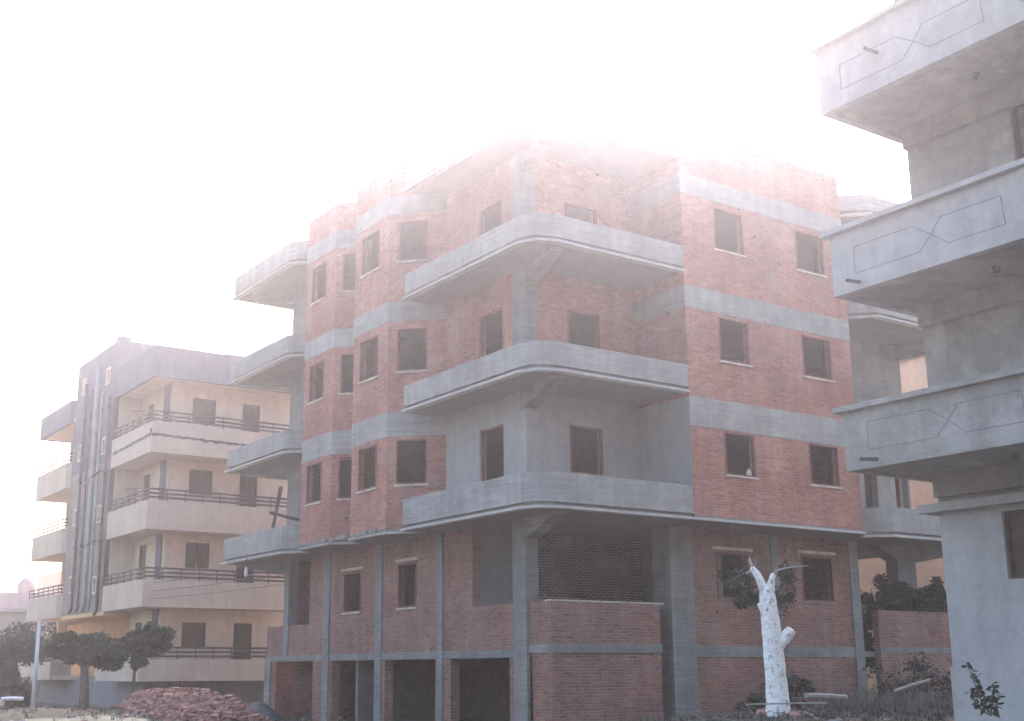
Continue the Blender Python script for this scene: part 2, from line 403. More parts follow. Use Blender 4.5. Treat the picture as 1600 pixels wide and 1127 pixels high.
# haunched cantilevers
def haunch(p, q, wd, zt, d0, d1, mat='column'):
    p, q = Vector((*p, 0)), Vector((*q, 0)); d = (q-p).normalized(); n = Vector((-d.y, d.x, 0))*wd/2
    vs = []
    for pt, dp in ((p, d0), (p+(q-p)*.5, (d0*.55+d1*.45)), (q, d1)):
        for sgn in (-1, 1):
            for zz in (zt-dp, zt-.001): vs.append(pt+n*sgn+Vector((0, 0, zz)))
    fs = [(0, 1, 3, 2), (8, 10, 11, 9)]
    for i in (0, 4): fs += [(i, i+2, i+6, i+4), (i+1, i+5, i+7, i+3), (i, i+4, i+5, i+1), (i+2, i+3, i+7, i+6)]
    return MB().add(vs, fs).build('corbel', mat, bb)
for z in SL:
    haunch((16.56, 22.75), (16.16, 20.9), .34, z, .50, .08)
    haunch((29.5, 22.6), (30.9, 21.2), .42, z, .50, .14)
    haunch((16.9, 35.2), (15.7, 37.2), .42, z, .45, .14)
haunch((29.5, 22.45), (28.3, 22.4), .4, SL[0], .5, .1)
# --- ground floor, street side
GX, GY = 16.45, 21.7
LG = Line((GX, 36.6), (GX, GY))                     # u runs towards the corner
def gu(y): return 36.6-y
low, bt, bs = -1.7, .45, .27
gar = [(35.85, 33.31), (32.08, 29.59), (29.02, 26.49), (25.78, 23.29)]
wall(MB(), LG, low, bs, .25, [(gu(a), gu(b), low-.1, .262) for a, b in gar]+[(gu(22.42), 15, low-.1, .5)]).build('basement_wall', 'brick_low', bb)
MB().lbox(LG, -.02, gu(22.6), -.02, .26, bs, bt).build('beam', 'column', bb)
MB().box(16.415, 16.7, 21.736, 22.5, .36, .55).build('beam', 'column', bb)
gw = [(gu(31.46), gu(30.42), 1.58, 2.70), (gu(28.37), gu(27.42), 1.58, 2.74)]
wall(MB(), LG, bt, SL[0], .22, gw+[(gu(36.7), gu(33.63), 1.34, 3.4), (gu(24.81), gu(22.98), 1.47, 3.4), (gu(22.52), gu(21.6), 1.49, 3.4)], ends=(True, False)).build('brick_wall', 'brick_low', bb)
for o in gw: window(bb, LG, *o, lintel=True)
for a, b in ((26.38, 26.11), (29.53, 29.18), (32.64, 32.26)):
    MB().lbox(LG, gu(a), gu(b), -.045, .2, low, SL[0]-.002).build('column', 'column', bb)
MB().box(16.36, 16.72, 22.50, 23.02, low, SL[0]-.002).build('column', 'column', bb, bevel=.01)
MB().box(16.40, 16.70, 35.0, 35.33, bt, SL[0]-.002).build('column', 'column', bb)
MB().box(16.40, 16.70, 36.2, 36.6, low, bs-.002).build('column', 'column', bb)
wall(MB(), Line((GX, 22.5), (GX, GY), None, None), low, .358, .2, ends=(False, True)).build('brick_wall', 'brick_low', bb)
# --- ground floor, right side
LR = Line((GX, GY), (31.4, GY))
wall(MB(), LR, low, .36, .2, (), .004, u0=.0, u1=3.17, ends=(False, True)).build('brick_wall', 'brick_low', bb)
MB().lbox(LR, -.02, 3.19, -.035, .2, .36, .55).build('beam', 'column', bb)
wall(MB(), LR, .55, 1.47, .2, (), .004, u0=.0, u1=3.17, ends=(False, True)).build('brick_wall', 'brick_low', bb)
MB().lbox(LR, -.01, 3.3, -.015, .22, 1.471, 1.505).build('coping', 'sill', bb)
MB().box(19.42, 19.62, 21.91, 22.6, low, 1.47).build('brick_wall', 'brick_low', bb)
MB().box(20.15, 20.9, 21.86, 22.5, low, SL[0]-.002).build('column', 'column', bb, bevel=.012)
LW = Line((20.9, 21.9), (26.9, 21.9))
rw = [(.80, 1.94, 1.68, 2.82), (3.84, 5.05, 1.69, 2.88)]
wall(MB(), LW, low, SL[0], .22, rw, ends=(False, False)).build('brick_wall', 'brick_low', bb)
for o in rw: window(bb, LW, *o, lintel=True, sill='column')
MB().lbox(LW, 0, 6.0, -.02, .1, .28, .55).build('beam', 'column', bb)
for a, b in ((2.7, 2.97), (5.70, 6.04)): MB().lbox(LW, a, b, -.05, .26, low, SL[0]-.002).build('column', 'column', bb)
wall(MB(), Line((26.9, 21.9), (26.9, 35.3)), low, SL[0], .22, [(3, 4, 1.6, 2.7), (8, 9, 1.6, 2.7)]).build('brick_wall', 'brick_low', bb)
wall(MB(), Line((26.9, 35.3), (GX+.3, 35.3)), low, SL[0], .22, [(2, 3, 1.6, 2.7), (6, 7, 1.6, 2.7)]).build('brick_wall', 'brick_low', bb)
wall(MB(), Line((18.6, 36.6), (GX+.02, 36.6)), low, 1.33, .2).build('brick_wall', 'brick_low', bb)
# terrace at the far right: low wall, beam and the column under the balcony
wall(MB(), LR, low, .40, .2, (), 0, u0=10.95, u1=14.95, ends=(True, True)).build('terrace_wall', 'brick_low', bb)
MB().lbox(LR, 10.93, 14.95, -.02, .2, .40, .55).build('beam', 'column', bb)
wall(MB(), LR, .55, 1.52, .2, (), 0, u0=10.95, u1=14.95, ends=(True, True)).build('terrace_wall', 'brick_low', bb)
MB().box(29.1, 29.9, 22.25, 22.65, low, SL[0]-.002).build('column', 'column', bb)
MB().box(26.95, 31.4, 21.9, 35.2, .3, .44).build('terrace_floor', 'slab', bb)
# inner walls and floors seen through the openings
MB().prism([(16.7, 21.9), (19.6, 21.9), (19.6, 22.6), (20.9, 22.2), (26.6, 22.2), (26.6, 35.0), (16.7, 35.0)], .30, .44).build('floor_slab', 'slab', bb)
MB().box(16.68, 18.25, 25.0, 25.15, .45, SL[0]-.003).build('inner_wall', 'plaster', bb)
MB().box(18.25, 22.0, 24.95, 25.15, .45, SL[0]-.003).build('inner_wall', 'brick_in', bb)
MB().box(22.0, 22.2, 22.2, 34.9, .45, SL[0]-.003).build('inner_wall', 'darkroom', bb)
MB().box(19.0, 19.2, 25.16, 34.9, .45, SL[0]-.003).build('inner_wall', 'darkroom', bb)  # added to block bright sky behind the ground floor window
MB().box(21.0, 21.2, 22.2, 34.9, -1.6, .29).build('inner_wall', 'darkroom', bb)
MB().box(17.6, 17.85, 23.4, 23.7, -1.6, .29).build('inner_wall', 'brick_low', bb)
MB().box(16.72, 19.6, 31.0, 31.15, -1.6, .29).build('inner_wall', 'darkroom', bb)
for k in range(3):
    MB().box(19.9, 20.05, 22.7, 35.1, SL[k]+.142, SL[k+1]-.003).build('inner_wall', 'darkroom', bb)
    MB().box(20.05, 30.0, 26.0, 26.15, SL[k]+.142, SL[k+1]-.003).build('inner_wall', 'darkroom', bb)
    MB().box(16.7, 19.88, 33.4, 33.5, SL[k]+.142, SL[k+1]-.003).build('inner_wall', 'darkroom', bb)  # added to shut off bright sky behind the bay window
    MB().box(27.8, 29.99, 23.3, 23.4, SL[k]+.142, SL[k+1]-.003).build('inner_wall', 'darkroom', bb)  # added to keep the far right openings dark
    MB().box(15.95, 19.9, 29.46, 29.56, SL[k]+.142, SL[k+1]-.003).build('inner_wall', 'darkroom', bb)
# rough mortar crumbs left along the lowest slab edge
m = MB()
for i in range(90):
    if True: x, y = XL-.02+random.uniform(-.03, .03), random.uniform(26.9, 32.1)
    r = random.uniform(.02, .06)
    m.box(x-r, x+r, y-r*1.6, y+r*1.6, SL[0]+.06, SL[0]+.07+r*random.uniform(.6, 2.2))
tag(m.build('mortar_droppings', 'slab', bb), kind='stuff')

# ------------------------------------------------------------------ cream apartment building on the left
lbg = thing('apartment_building', 'cream four storey apartment building with brown balcony rails and outside drain pipes, far left', 'building', (15.3, 45.4, -1.5))
LBZ = [(-.38, .42), (2.34, 3.36), (5.25, 6.36), (8.20, 9.40)]
AX, AY = 15.3, 45.4
front = [(XL, 50.3), (AX, AY), (21.2, AY), (21.2, 46.6)]
for k, (z0, z1) in enumerate(LBZ):
    m = MB(); ls = lines(front if k else [(AX, 50.6), (AX, AY), (21.2, AY), (21.2, 46.6)], False)
    for i, L in enumerate(ls): wall(m, L, z0, z1, .12, ends=(i == 0, i == len(ls)-1))
    m.build('balcony_parapet', 'cream_par', lbg)
    MB().box(AX+.12, 21.08, AY+.12, 46.6, z0+.02, z0+.16).build('balcony_floor', 'cream', lbg)
    MB().box(AX+.12, 16.5, 46.6, 50.3, z0+.02, z0+.16).build('balcony_floor', 'cream', lbg)
    # railing
    m = MB(); tube_pts = [(AX+.06, 50.3), (AX+.06, AY+.06), (21.14, AY+.06)]
    for h in (.12, .27, .43):
        m.tube([(x, y, z1+h) for x, y in tube_pts], .042, 6)
    m.build('railing', 'rail', lbg)
    m = MB(); y = AY+.06
    for i in range(9): m.box(AX+.04+i*.72, AX+.07+i*.72, y-.015, y+.015, z1, z1+.43)
    for i in range(1, 6): m.box(AX+.045, AX+.075, y+i*.8-.015, y+i*.8+.015, z1, z1+.43)
    m.build('railing_posts', 'rail', lbg)
    # far balcony beyond the stair tower
    fb = [(17.5, 62.2), (AX, 62.2), (AX, 57.0), (16.2, 56.1)] if k else [(17.5, 63.2), (AX, 63.2), (AX, 57.3), (16.2, 57.2)]
    m = MB(); ls = lines(fb, False)
    for i, L in enumerate(ls): wall(m, L, z0, z1, .12, ends=(i == 0, i == len(ls)-1))
    m.build('balcony_parapet', 'cream_par', lbg)
    MB().prism([(AX+.1, 57.1), (16.2, 56.2), (17.5, 56.2), (17.5, 62.1), (AX+.1, 62.1)], z0+.01, z0+.15).build('balcony_floor', 'cream', lbg)
    m = MB()
    for h in (.12, .27, .43): m.tube([(AX+.06, fb[1][1], z1+h), (AX+.06, 57.0, z1+h), (16.1, 56.2, z1+h)], .034, 6)
    for i in range(7): m.box(AX+.045, AX+.075, fb[1][1]-i*.85-.02, fb[1][1]-i*.85+.02, z1, z1+.43)
    m.build('railing', 'rail', lbg)
# roof fascias
m = MB()
for L in lines([(AX, 50.5), (AX, AY), (24, AY), (24, 47)], False): wall(m, L, 11.2, 12.45, .15)
m.build('roof_fascia', 'bluegrey', lbg)
MB().box(AX+.15, 23.85, AY+.15, 62, 11.3, 11.5).build('roof_slab', 'cream', lbg)
m = MB(); ls = lines([(17.5, 62.3), (AX, 62.3), (AX, 57.0), (16.2, 56.1)], False)
for i, L in enumerate(ls): wall(m, L, 11.28, 12.35, .15, ends=(i == 0, i == len(ls)-1))
m.build('roof_fascia', 'bluegrey', lbg)
# recessed walls
fl = [-.22, 2.5, 5.4, 8.35]; ce = [2.34, 5.25, 8.2, 11.3]; tp = [1.84, 4.95, 7.86, 10.78]
LA = Line((16.5, 50.3), (16.5, 46.6), None, None); LB = Line((16.5, 46.6), (24, 46.6))
for k in range(4):
    w1 = (.85, 1.82, tp[k]-1.0, tp[k]); d1 = (3.0, 3.76, fl[k], tp[k])
    wall(MB(), LB, fl[k]-.02, ce[k], .2, [w1, d1], w0=.003).build('recessed_wall', 'cream', lbg)
    window(lbg, LB, *w1, fr='shutter', sill=None, panel='shutter'); window(lbg, LB, *d1, fr='shutter', sill=None, panel='shutter', kind='door')
    w2 = (.75, 1.5, fl[k]+.02, tp[k]+.05)
    wall(MB(), LA, fl[k]-.02, ce[k], .2, [w2], ends=(False, True)).build('recessed_wall', 'cream', lbg)
    window(lbg, LA, *w2, fr='shutter', sill=None, panel='shutter', kind='door')
    MB().box(16.46, 17.05, 46.55, 46.595, fl[k], ce[k]-.003).build('pilaster', 'cream', lbg)
    MB().box(16.44, 16.495, 46.9, 47.5, fl[k], ce[k]-.003).build('pilaster', 'bluegrey', lbg)
    MB().box(17.5, 17.7, 56.1, 62.0, fl[k], ce[k]-.003).build('side_wall', 'ochre', lbg)
    MB().box(23.4, 23.6, 46.8, 62.0, fl[k], ce[k]-.003).build('side_wall', 'cream', lbg)
    MB().box(16.75, 23.4, 61.8, 62.0, fl[k], ce[k]-.003).build('side_wall', 'cream', lbg)
MB().box(16.1, 23.0, 46.9, 61.9, -1.7, -.36).build('plinth', 'greyfar', lbg)
# stair and kitchen tower
LT = Line((AX, 56.1), (AX, 50.4))
tw = []
for z in (2.9, 5.85, 8.75, 11.8):
    tw += [(.95, 1.5, z+.4, z+1.15), (4.45, 5.0, z+.2, z+.95)]
wall(MB(), LT, 2.36, 8.6, .22, tw, ends=(True, False)).build('tower_wall', 'towerlow', lbg)
wall(MB(), LT, 8.6, 13.75, .22, [o for o in tw if o[2] > 8.7], ends=(True, False)).build('tower_wall', 'bluegrey', lbg)
MB().box(AX+.222, 16.5, 50.32, 50.398, 2.36, 11.54).build('tower_side', 'cream', lbg)
for o in tw: window(lbg, LT, *o, fr='cream', sill=None, inset=.0, barw=.09)
m = MB(); m.box(AX+.002, 24, 50.2, 50.398, 11.55, 13.75); m.build('tower_wall', 'bluegrey', lbg)
MB().box(AX+.22, 17.5, 56.101, 56.3, 2.36, 13.72).build('tower_wall', 'ochre', lbg)
MB().box(16.3, 16.5, 50.4, 56.1, 2.4, 13.4).build('inner_wall', 'darkroom', lbg)
MB().box(AX, 23.6, 50.0, 56.1, 2.2, 2.358).build('floor_slab', 'ochre', lbg)
MB().box(AX+.1, AX+.6, 50.5, 51.0, 13.75, 14.0).build('parapet_post', 'bluegrey', lbg)
wall(MB(), Line((17.2, 62), (17.2, 46.8)), -1.5, 2.198, .2, [(4, 4.5, .9, 1.5), (6, 6.5, 1.0, 1.5), (9.5, 10, 1.0, 1.5)]).build('ground_wall', 'ochre', lbg)
# drain pipes
def pipe(y, r, mat, zt=11.5, zb=2.7):
    m = MB().tube([(AX-.02-r, y, zt), (AX-.02-r, y, zb), (AX-.02-r, y+.05, zb-.15), (AX-.04-r, y+.22, zb-.25)], r, 8)
    for z in (5.2, 8.1, 10.9): m.tube([(AX-.02-r, y, z), (AX-.02-r, y, z+.14)], r*1.45, 8)
    m.build('drain_pipe', mat, lbg, True)
pipe(54.35, .06, 'pipe_dark', 12.6); pipe(53.5, .04, 'pipe_dark', 12.2); pipe(52.55, .09, 'pipe_green', 13.0); pipe(51.9, .05, 'pipe_green', 11.8); pipe(50.75, .065, 'pipe_dark', 11.4, 2.5)
for z in (5.0, 7.9): MB().tube([(AX-.1, 53.7, z), (AX-.12, 52.6, z+.22), (AX-.1, 51.3, z+.35)], .045, 6).build('drain_branch', 'pipe_dark', lbg, True)
# tar streak along the highest balcony
def streak(p, q, z, nrm, n=46):
    m = MB(); p, q = Vector(p), Vector(q); d = q-p
    top, bot = [], []
    for i in range(n+1):
        t = i/n; b = p+d*t+Vector(nrm)*.012
        top.append(b+Vector((0, 0, z(t)+.05+.05*noise.noise(Vector((t*22, z(0), 0)))))); bot.append(b+Vector((0, 0, z(t)-.05+.09*noise.noise(Vector((t*17, 5, z(0)))))))
    m.v = top+bot; m.f = [(i, n+1+i, n+2+i, i+1) for i in range(n)]
    o = m.build('tar_streak', 'tar', lbg); s = o.modifiers.new('thick', 'SOLIDIFY'); s.thickness = .01
streak((AX, AY, 0), (19.6, AY, 0), lambda t: 8.90-.10*t, (0, -1, 0))
streak((AX, AY, 0), (AX, 50.0, 0), lambda t: 8.90-.12*t, (-1, 0, 0))
MB().box(AX-.03, AX+.0, AY-.02, AY+.08, 8.95, 9.12).build('tar_streak', 'tar', lbg)
# reinforcing bars that stick out
for z in (9.83, 6.79): MB().tube([(AX+.05, AY+.1, z), (AX-.55, AY+.9, z+.03)], .014, 5).build('steel_bar', 'rail', lbg)

# ------------------------------------------------------------------ grey building on the right
rb_ = thing('concrete_building', 'grey stucco building with deep overhanging balconies, cut by the right edge of the photo', 'building', (15.3, 12.5, -1.5))
RZ = [(2.99, 3.92), (5.83, 6.85), (9.0, 10.15)]
WX, WY = 17.1, 12.2
for k, (z0, z1) in enumerate(RZ):
    mat = 'stucco' if k == 0 else 'smooth_stucco'
    ls = lines([(WX+1.5, 12.5), (XL, 12.5), (XL, 2.0)], False)
    m = MB()
    for i, L in enumerate(ls): wall(m, L, z0, z1, .14, ends=(i == 0, i == 1))
    m.build('balcony_parapet', mat, rb_, bevel=.012)
    m = MB()
    for L in lines([(WX+1.5, 12.62), (XL-.10, 12.62), (XL-.10, 2.0)], False): wall(m, L, z1+.002, z1+.085, .3, ends=(True, True))
    m.build('coping', mat, rb_, bevel=.015)
    MB().box(XL+.14, WX+1.5, 2.0, 12.36, z0+.03, z0+.2).build('balcony_floor', 'stucco', rb_)
    MB().box(WX-.12, WX-.002, 2.0, 12.19, z0-.32, z0+.028).build('beam', 'stucco', rb_)
    # scored double hexagon on the parapet face
    def P(px, pz): return (XL-.006, px, pz)
    if k < 3:
        h0 = z0+.28; h1 = z0+.72; hm = (h0+h1)/2
        hexes = [[(12.05, h0+.02), (12.05, h1), (10.95, h1), (10.62, hm), (10.85, h0), (12.05, h0)], [(10.62, hm), (10.45, h1), (9.45, h1), (9.42, h0), (10.35, h0), (10.62, hm)]]
        for sh in (0, -3.6):
            m = MB()
            for hx in hexes:
                for a, b in zip(hx, hx[1:]):
                    a, b = Vector(P(a[0]+sh, a[1])), Vector(P(b[0]+sh, b[1])); d = (b-a).normalized(); n_ = Vector((1, 0, 0)).cross(d)*.0055
                    q = [a-n_, b-n_, b+n_, a+n_]
                    m.add(q+[v+Vector((.008, 0, 0)) for v in q], [(0, 1, 2, 3), (7, 6, 5, 4), (0, 4, 5, 1), (1, 5, 6, 2), (2, 6, 7, 3), (3, 7, 4, 0)])
            m.build('scored_moulding', 'groove', rb_)
    MB().tube([(XL+.05, 12.0-.02 if k else 11.9, z0+.12), (XL-.28, 12.0+.0, z0+.10)] if k < 2 else [(XL+.05, 11.3, z0+.62), (XL-.3, 11.3, z0+.60)], .03, 8).build('spout', 'pipe_dark', rb_)
    MB().tube([(16.2, 10.2, z0+.03), (16.2, 10.2, z0-.05)], [.07, .05], 10).build('ceiling_lamp', 'pipe_dark', rb_)
storeys = [(-1.7, 2.42), (2.56, 2.99+.2), (3.19, 5.85+.18), (6.05, 9.02), (9.2, 12.2)]
LS = lines([(WX+8, WY), (WX, WY), (WX, 1.5)], False)
for (z0, z1), ops, mat in (((-1.7, 2.42), [(1.10, 2.3, 1.31, 2.34), (4.6, 5.8, 1.31, 2.34)], 'smooth_stucco'), ((2.42, 5.85), [(1.8, 2.8, 3.2, 5.2)], 'stucco'),
                      ((6.03, 9.02), [(1.95, 3.0, 6.7, 8.72)], 'stucco'), ((9.2, 12.4), [(1.8, 3.0, 9.3, 11.6)], 'stucco')):
    wall(MB(), LS[0], z0, z1, .25).build('wall', mat, rb_)
    wall(MB(), LS[1], z0, z1, .25, ops).build('wall', mat, rb_)
    for o in ops: window(rb_, LS[1], *o, fr='shutter', inset=.1, sill=None, panel='shutter')
m = MB()
for L in lines([(WX+8, 12.44), (WX-.24, 12.44), (WX-.24, 1.5)], False): wall(m, L, 2.425, 2.56, .5, ends=(True, True))
m.build('ledge', 'smooth_stucco', rb_, bevel=.012)
m = MB()
for L in lines([(WX+8, 12.23), (WX-.03, 12.23), (WX-.03, 1.5)], False): wall(m, L, -1.7, .02, .2)
m.build('plinth', 'smooth_stucco', rb_)
MB().box(XL+.2, WX+8, 1.8, 12.1, 12.3, 12.5).build('roof_slab', 'stucco', rb_)
MB().box(WX+7.8, WX+8, 1.6, 12.1, -1.7, 12.3).build('wall', 'stucco', rb_)

# ------------------------------------------------------------------ buildings behind
cb = thing('house', 'pale cream rendered house glimpsed behind the brick building on the right', 'building', (37, 24, -1.5))
LC = lines([(37, 48), (37, 20.5), (50, 20.5), (50, 48)])
for i, L in enumerate(LC):
    wall(MB(), L, -1.6, 10.9, .25, [((j+.5)*L.L/5-.5, (j+.5)*L.L/5+.5, z, z+1.3) for j in range(5) for z in (.9, 3.9, 6.9)]).build('wall', 'creamfar', cb)
m = MB()
for L in LC: wall(m, L, 10.9, 11.15, .5, (), -.15)
m.build('cornice', 'cream', cb)
MB().box(37.4, 49.6, 20.9, 47.6, 10.6, 10.8).build('roof', 'creamfar', cb)
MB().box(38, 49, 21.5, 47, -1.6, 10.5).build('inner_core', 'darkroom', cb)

def far_house(x0, x1, y0, y1, h, mat, label, extra=None):
    t = thing('house', label, 'building', (x0, y0, -1.5), 'distant buildings at the far left')
    for i, L in enumerate(lines([(x0, y0), (x1, y0), (x1, y1), (x0, y1)])):
        n_ = max(2, int(L.L/3)); zs = [z for z in (-.2, 2.8, 5.8) if z+1.4 < h-.3]
        ops = [((j+.5)*L.L/n_-.5, (j+.5)*L.L/n_+.5, z, z+1.2) for j in range(n_) for z in zs]
        wall(MB(), L, -1.6, h, .25, ops).build('wall', mat, t)
        if i in (0, 3):
            for o in ops: MB().lbox(L, o[0], o[1], .12, .16, o[2], o[3]).build('window', 'shutter', t)
        for z in zs[1:]: MB().lbox(L, -.12, L.L+.12, -.14+.003*i, -.002, z-.9, z-.75+.003*i).build('floor_band', mat, t)
    MB().box(x0+.26, x1-.26, y0+.26, y1-.26, h-.4, h-.25).build('roof', mat, t)
    return t
t = far_house(19.0, 30, 85.5, 98, 5.1, 'pinkfar', 'distant pinkish house with a round water tank on its roof')
MB().tube([(21.4, 87.6, 4.7), (21.4, 87.6, 5.7), (21.4, 87.6, 6.1), (21.4, 87.6, 6.3)], [.6, .6, .4, .1], 18).build('water_tank', 'pinkfar', t, True)
t = far_house(17.0, 27, 76, 83, 3.4, 'greyfar', 'low grey house beside the cream apartment building, with a flat slab roof')
MB().box(16.6, 27.4, 75.6, 83.4, 3.4, 3.6).build('roof_slab', 'greyfar', t)
t = far_house(24.2, 34, 86, 96, 7.0, 'creamfar', 'taller distant pale house just behind the far balconies of the cream building')
rh = thing('roof_hut', 'white roof hut and water tank above the cream building roof, beside the brick building', 'hut', (22.6, 52, 12.4))
MB().box(21.5, 22.6, 51.0, 53.2, 11.5, 14.75).build('wall', 'whitewash', rh); MB().box(20.8, 21.48, 51.2, 52.4, 11.5, 14.3).build('water_tank', 'whitewash', rh)
MB().box(21.4, 22.7, 50.9, 53.3, 14.75, 14.85).build('roof', 'whitewash', rh)

# ------------------------------------------------------------------ vegetation
def leaves(m, c, rad, n, size, clumps=9, flat=1.0, seed=0):
    rnd = random.Random(seed); cs = []
    for _ in range(clumps):
        while True:
            v = Vector((rnd.uniform(-1, 1), rnd.uniform(-1, 1), rnd.uniform(-1, 1)))
            if .25 < v.length < 1: break
        cs.append((Vector(c)+Vector((v.x*rad[0], v.y*rad[1], v.z*rad[2])), rnd.uniform(.28, .5)))
    for i in range(n):
        cc, s = rnd.choice(cs)
        d = Vector((rnd.gauss(0, 1), rnd.gauss(0, 1), rnd.gauss(0, 1))).normalized()*(rnd.random()**.45)*s
        p = cc+Vector((d.x*rad[0], d.y*rad[1], d.z*rad[2]*flat))
        a = Vector((rnd.gauss(0, 1), rnd.gauss(0, 1), rnd.gauss(0, .6))).normalized()
        b = a.cross(Vector((rnd.gauss(0, 1), rnd.gauss(0, 1), rnd.gauss(0, 1))).normalized()).normalized()
        sz = size*rnd.uniform(.6, 1.4)
        m.add([p-a*sz, p+b*sz*.42, p+a*sz, p-b*sz*.42], [(0, 1, 2, 3)])
    return [x for x, _ in cs]
def street_tree(name, label, loc, h, crowns, trunk_r, n, seed, group, lean=(0, 0), mat='leaf'):
    t = thing(name, label, 'tree', loc, group); x, y, z = loc
    m = MB(); ml = MB(); top = Vector((x+lean[0], y+lean[1], z+h))
    m.tube([(x, y, z-.2), (x+lean[0]*.3, y+lean[1]*.3, z+h*.4), top], [trunk_r*1.2, trunk_r*.9, trunk_r*.7], 9)
    for i, (c, r) in enumerate(crowns):
        cs = leaves(ml, c, r, n, .11, 11, seed=seed+i)
        for q in cs[:6]: m.tube([top-Vector((0, 0, .2)), (top+q)/2+Vector((0, 0, .1)), q], [trunk_r*.5, trunk_r*.3, .015], 6)
    m.build('trunk', 'bark', t, True); ml.build('crown', mat, t)
    return t
def ray_pt(px, py, dist):
    d = cf+rt*((px-741.495)/F)-up*((py-604.756)/F); h = math.hypot(d.x, d.y); return d*(dist/h)
g = 'leafy trees in front of the cream building'
q = ray_pt(132, 1100, 40)
street_tree('street_tree', 'leafy tree with a thick grey trunk, leftmost in front of the cream building', (q.x, q.y, -1.4), 1.7,
            [(ray_pt(112, 1014, 40), (.6, .5, .42)), (ray_pt(143, 1012, 40.4), (.75, .6, .62)), (ray_pt(178, 1012, 40.6), (.8, .6, .6))], .16, 2600, 11, g, (-.05, .1))
q = ray_pt(207, 1100, 41)
street_tree('street_tree', 'leafy tree with a thin straight trunk, nearer the brick pile', (q.x, q.y, -1.4), 1.9,
            [(ray_pt(203, 1010, 41), (.75, .6, .6)), (ray_pt(234, 1003, 41), (.6, .5, .48))], .06, 2600, 23, g)
q = ray_pt(20, 1030, 57)
t = thing('broadleaf_tree', 'dark dense tree at the left edge beside the low terrace', 'tree', (q.x, q.y, -1.5), 'dark trees at the left edge')
MB().tube([(q.x, q.y, -1.7), (q.x, q.y, 1.0)], [.2, .1], 8).build('trunk', 'bark', t)
m = MB(); leaves(m, (q.x, q.y, .1), (1.3, 1.3, 1.5), 6500, .10, 20, seed=31); leaves(m, (q.x-1.5, q.y-.5, .3), (1.5, 1.3, 1.6), 4500, .10, 16, seed=32); m.build('crown', 'leaf_dark', t)
q = ray_pt(66, 1010, 70)
t = thing('broadleaf_tree', 'lower dark tree behind the pale post at the far left', 'tree', (q.x, q.y, -1.5), 'dark trees at the left edge')
MB().tube([(q.x, q.y, -1.7), (q.x, q.y, 1.0)], [.2, .1], 8).build('trunk', 'bark', t)
m = MB(); leaves(m, (q.x, q.y, .6), (1.7, 1.7, 1.9), 6500, .11, 20, seed=37); m.build('crown', 'leaf_dark', t)
# shrubs behind the right hand terrace
for i, (x, y, z0, r, hh) in enumerate(((27.35, 22.4, -1.2, .55, 1.0), (28.3, 22.2, .44, .8, .62), (29.6, 22.05, .44, .8, .55), (30.8, 22.2, .44, .8, .70))):
    lab = ['tall dark shrub in the gap between the brick wall and the low terrace wall', 'dark shrub on the terrace, left of the concrete column', 'dark shrub on the terrace in front of the concrete column', 'dark shrub on the terrace, right of the concrete column and next to the grey building'][i]
    t = thing('shrub', lab, 'shrub', (x, y, z0), 'dark shrubs on the right hand terrace')
    m = MB(); zc = 1.75-(.9 if i == 0 else 0)
    for a in range(6): m.tube([(x+.08*a-.2, y, z0), (x+.4*math.cos(a*1.3), y+.2*math.sin(a*1.3), zc+.4)], [.03, .01], 5)
    m.build('stems', 'bark', t)
    m = MB(); leaves(m, (x, y, zc), (r, .35, hh), 2600, .075, 16, seed=50+i); leaves(m, (x, y, zc-.2), (r*.9, .3, hh*.8), 1600, .07, 10, seed=60+i); m.build('foliage', 'leaf_dark', t)

# whitewashed pruned tree
def ray_pt(px, py, dist):
    d = cf+rt*((px-741.495)/F)-up*((py-604.756)/F); h = math.hypot(d.x, d.y); return d*(dist/h)
TD = 23.6
def tp_(px, py, dd=0): return ray_pt(px, py, TD+dd)
base = tp_(1216, 1104)
t = thing('pruned_tree', 'whitewashed lopped tree trunk with bare stubs in front of the brick wall', 'tree', (base.x, base.y, base.z))
m = MB()
m.tube([tp_(1218, 1150), tp_(1216, 1100), tp_(1212, 1060), tp_(1208, 1010), tp_(1204, 975), tp_(1201, 945), tp_(1198, 928), tp_(1197, 916)],
       [.27, .21, .195, .185, .17, .16, .15, .10], 18)
m.tube([tp_(1200, 940), tp_(1195, 924), tp_(1188, 908), tp_(1181, 895), tp_(1174, 886)], [.11, .098, .078, .062, .05], 12)
m.tube([tp_(1199, 940), tp_(1203, 922), tp_(1206, 906), tp_(1209, 895)], [.11, .088, .066, .055], 12)
m.tube([tp_(1208, 1022), tp_(1218, 1006), tp_(1229, 993), tp_(1237, 984), tp_(1238, 983)], [.12, .12, .11, .10, .06], 12)
m.tube([tp_(1196, 962), tp_(1189, 950), tp_(1185, 942)], [.07, .05, .04], 8)
o = m.build('trunk', 'limewash', t, True)
sb = o.modifiers.new('fine', 'SUBSURF'); sb.levels = sb.render_levels = 3
tx = bpy.data.textures.new('knots', 'CLOUDS'); tx.noise_scale = .16; tx.noise_depth = 3
dm = o.modifiers.new('knots', 'DISPLACE'); dm.texture = tx; dm.strength = .035; dm.mid_level = .5
m = MB()
m.tube([tp_(1178, 892), tp_(1174, 882), tp_(1171, 872, .1)], [.035, .025, .012], 8)
m.tube([tp_(1209, 897), tp_(1216, 891), tp_(1232, 887), tp_(1248, 885.5), tp_(1263, 884)], [.028, .02, .016, .012, .008], 6)
m.tube([tp_(1182, 896), tp_(1172, 893), tp_(1166, 897)], [.035, .03, .03], 6)
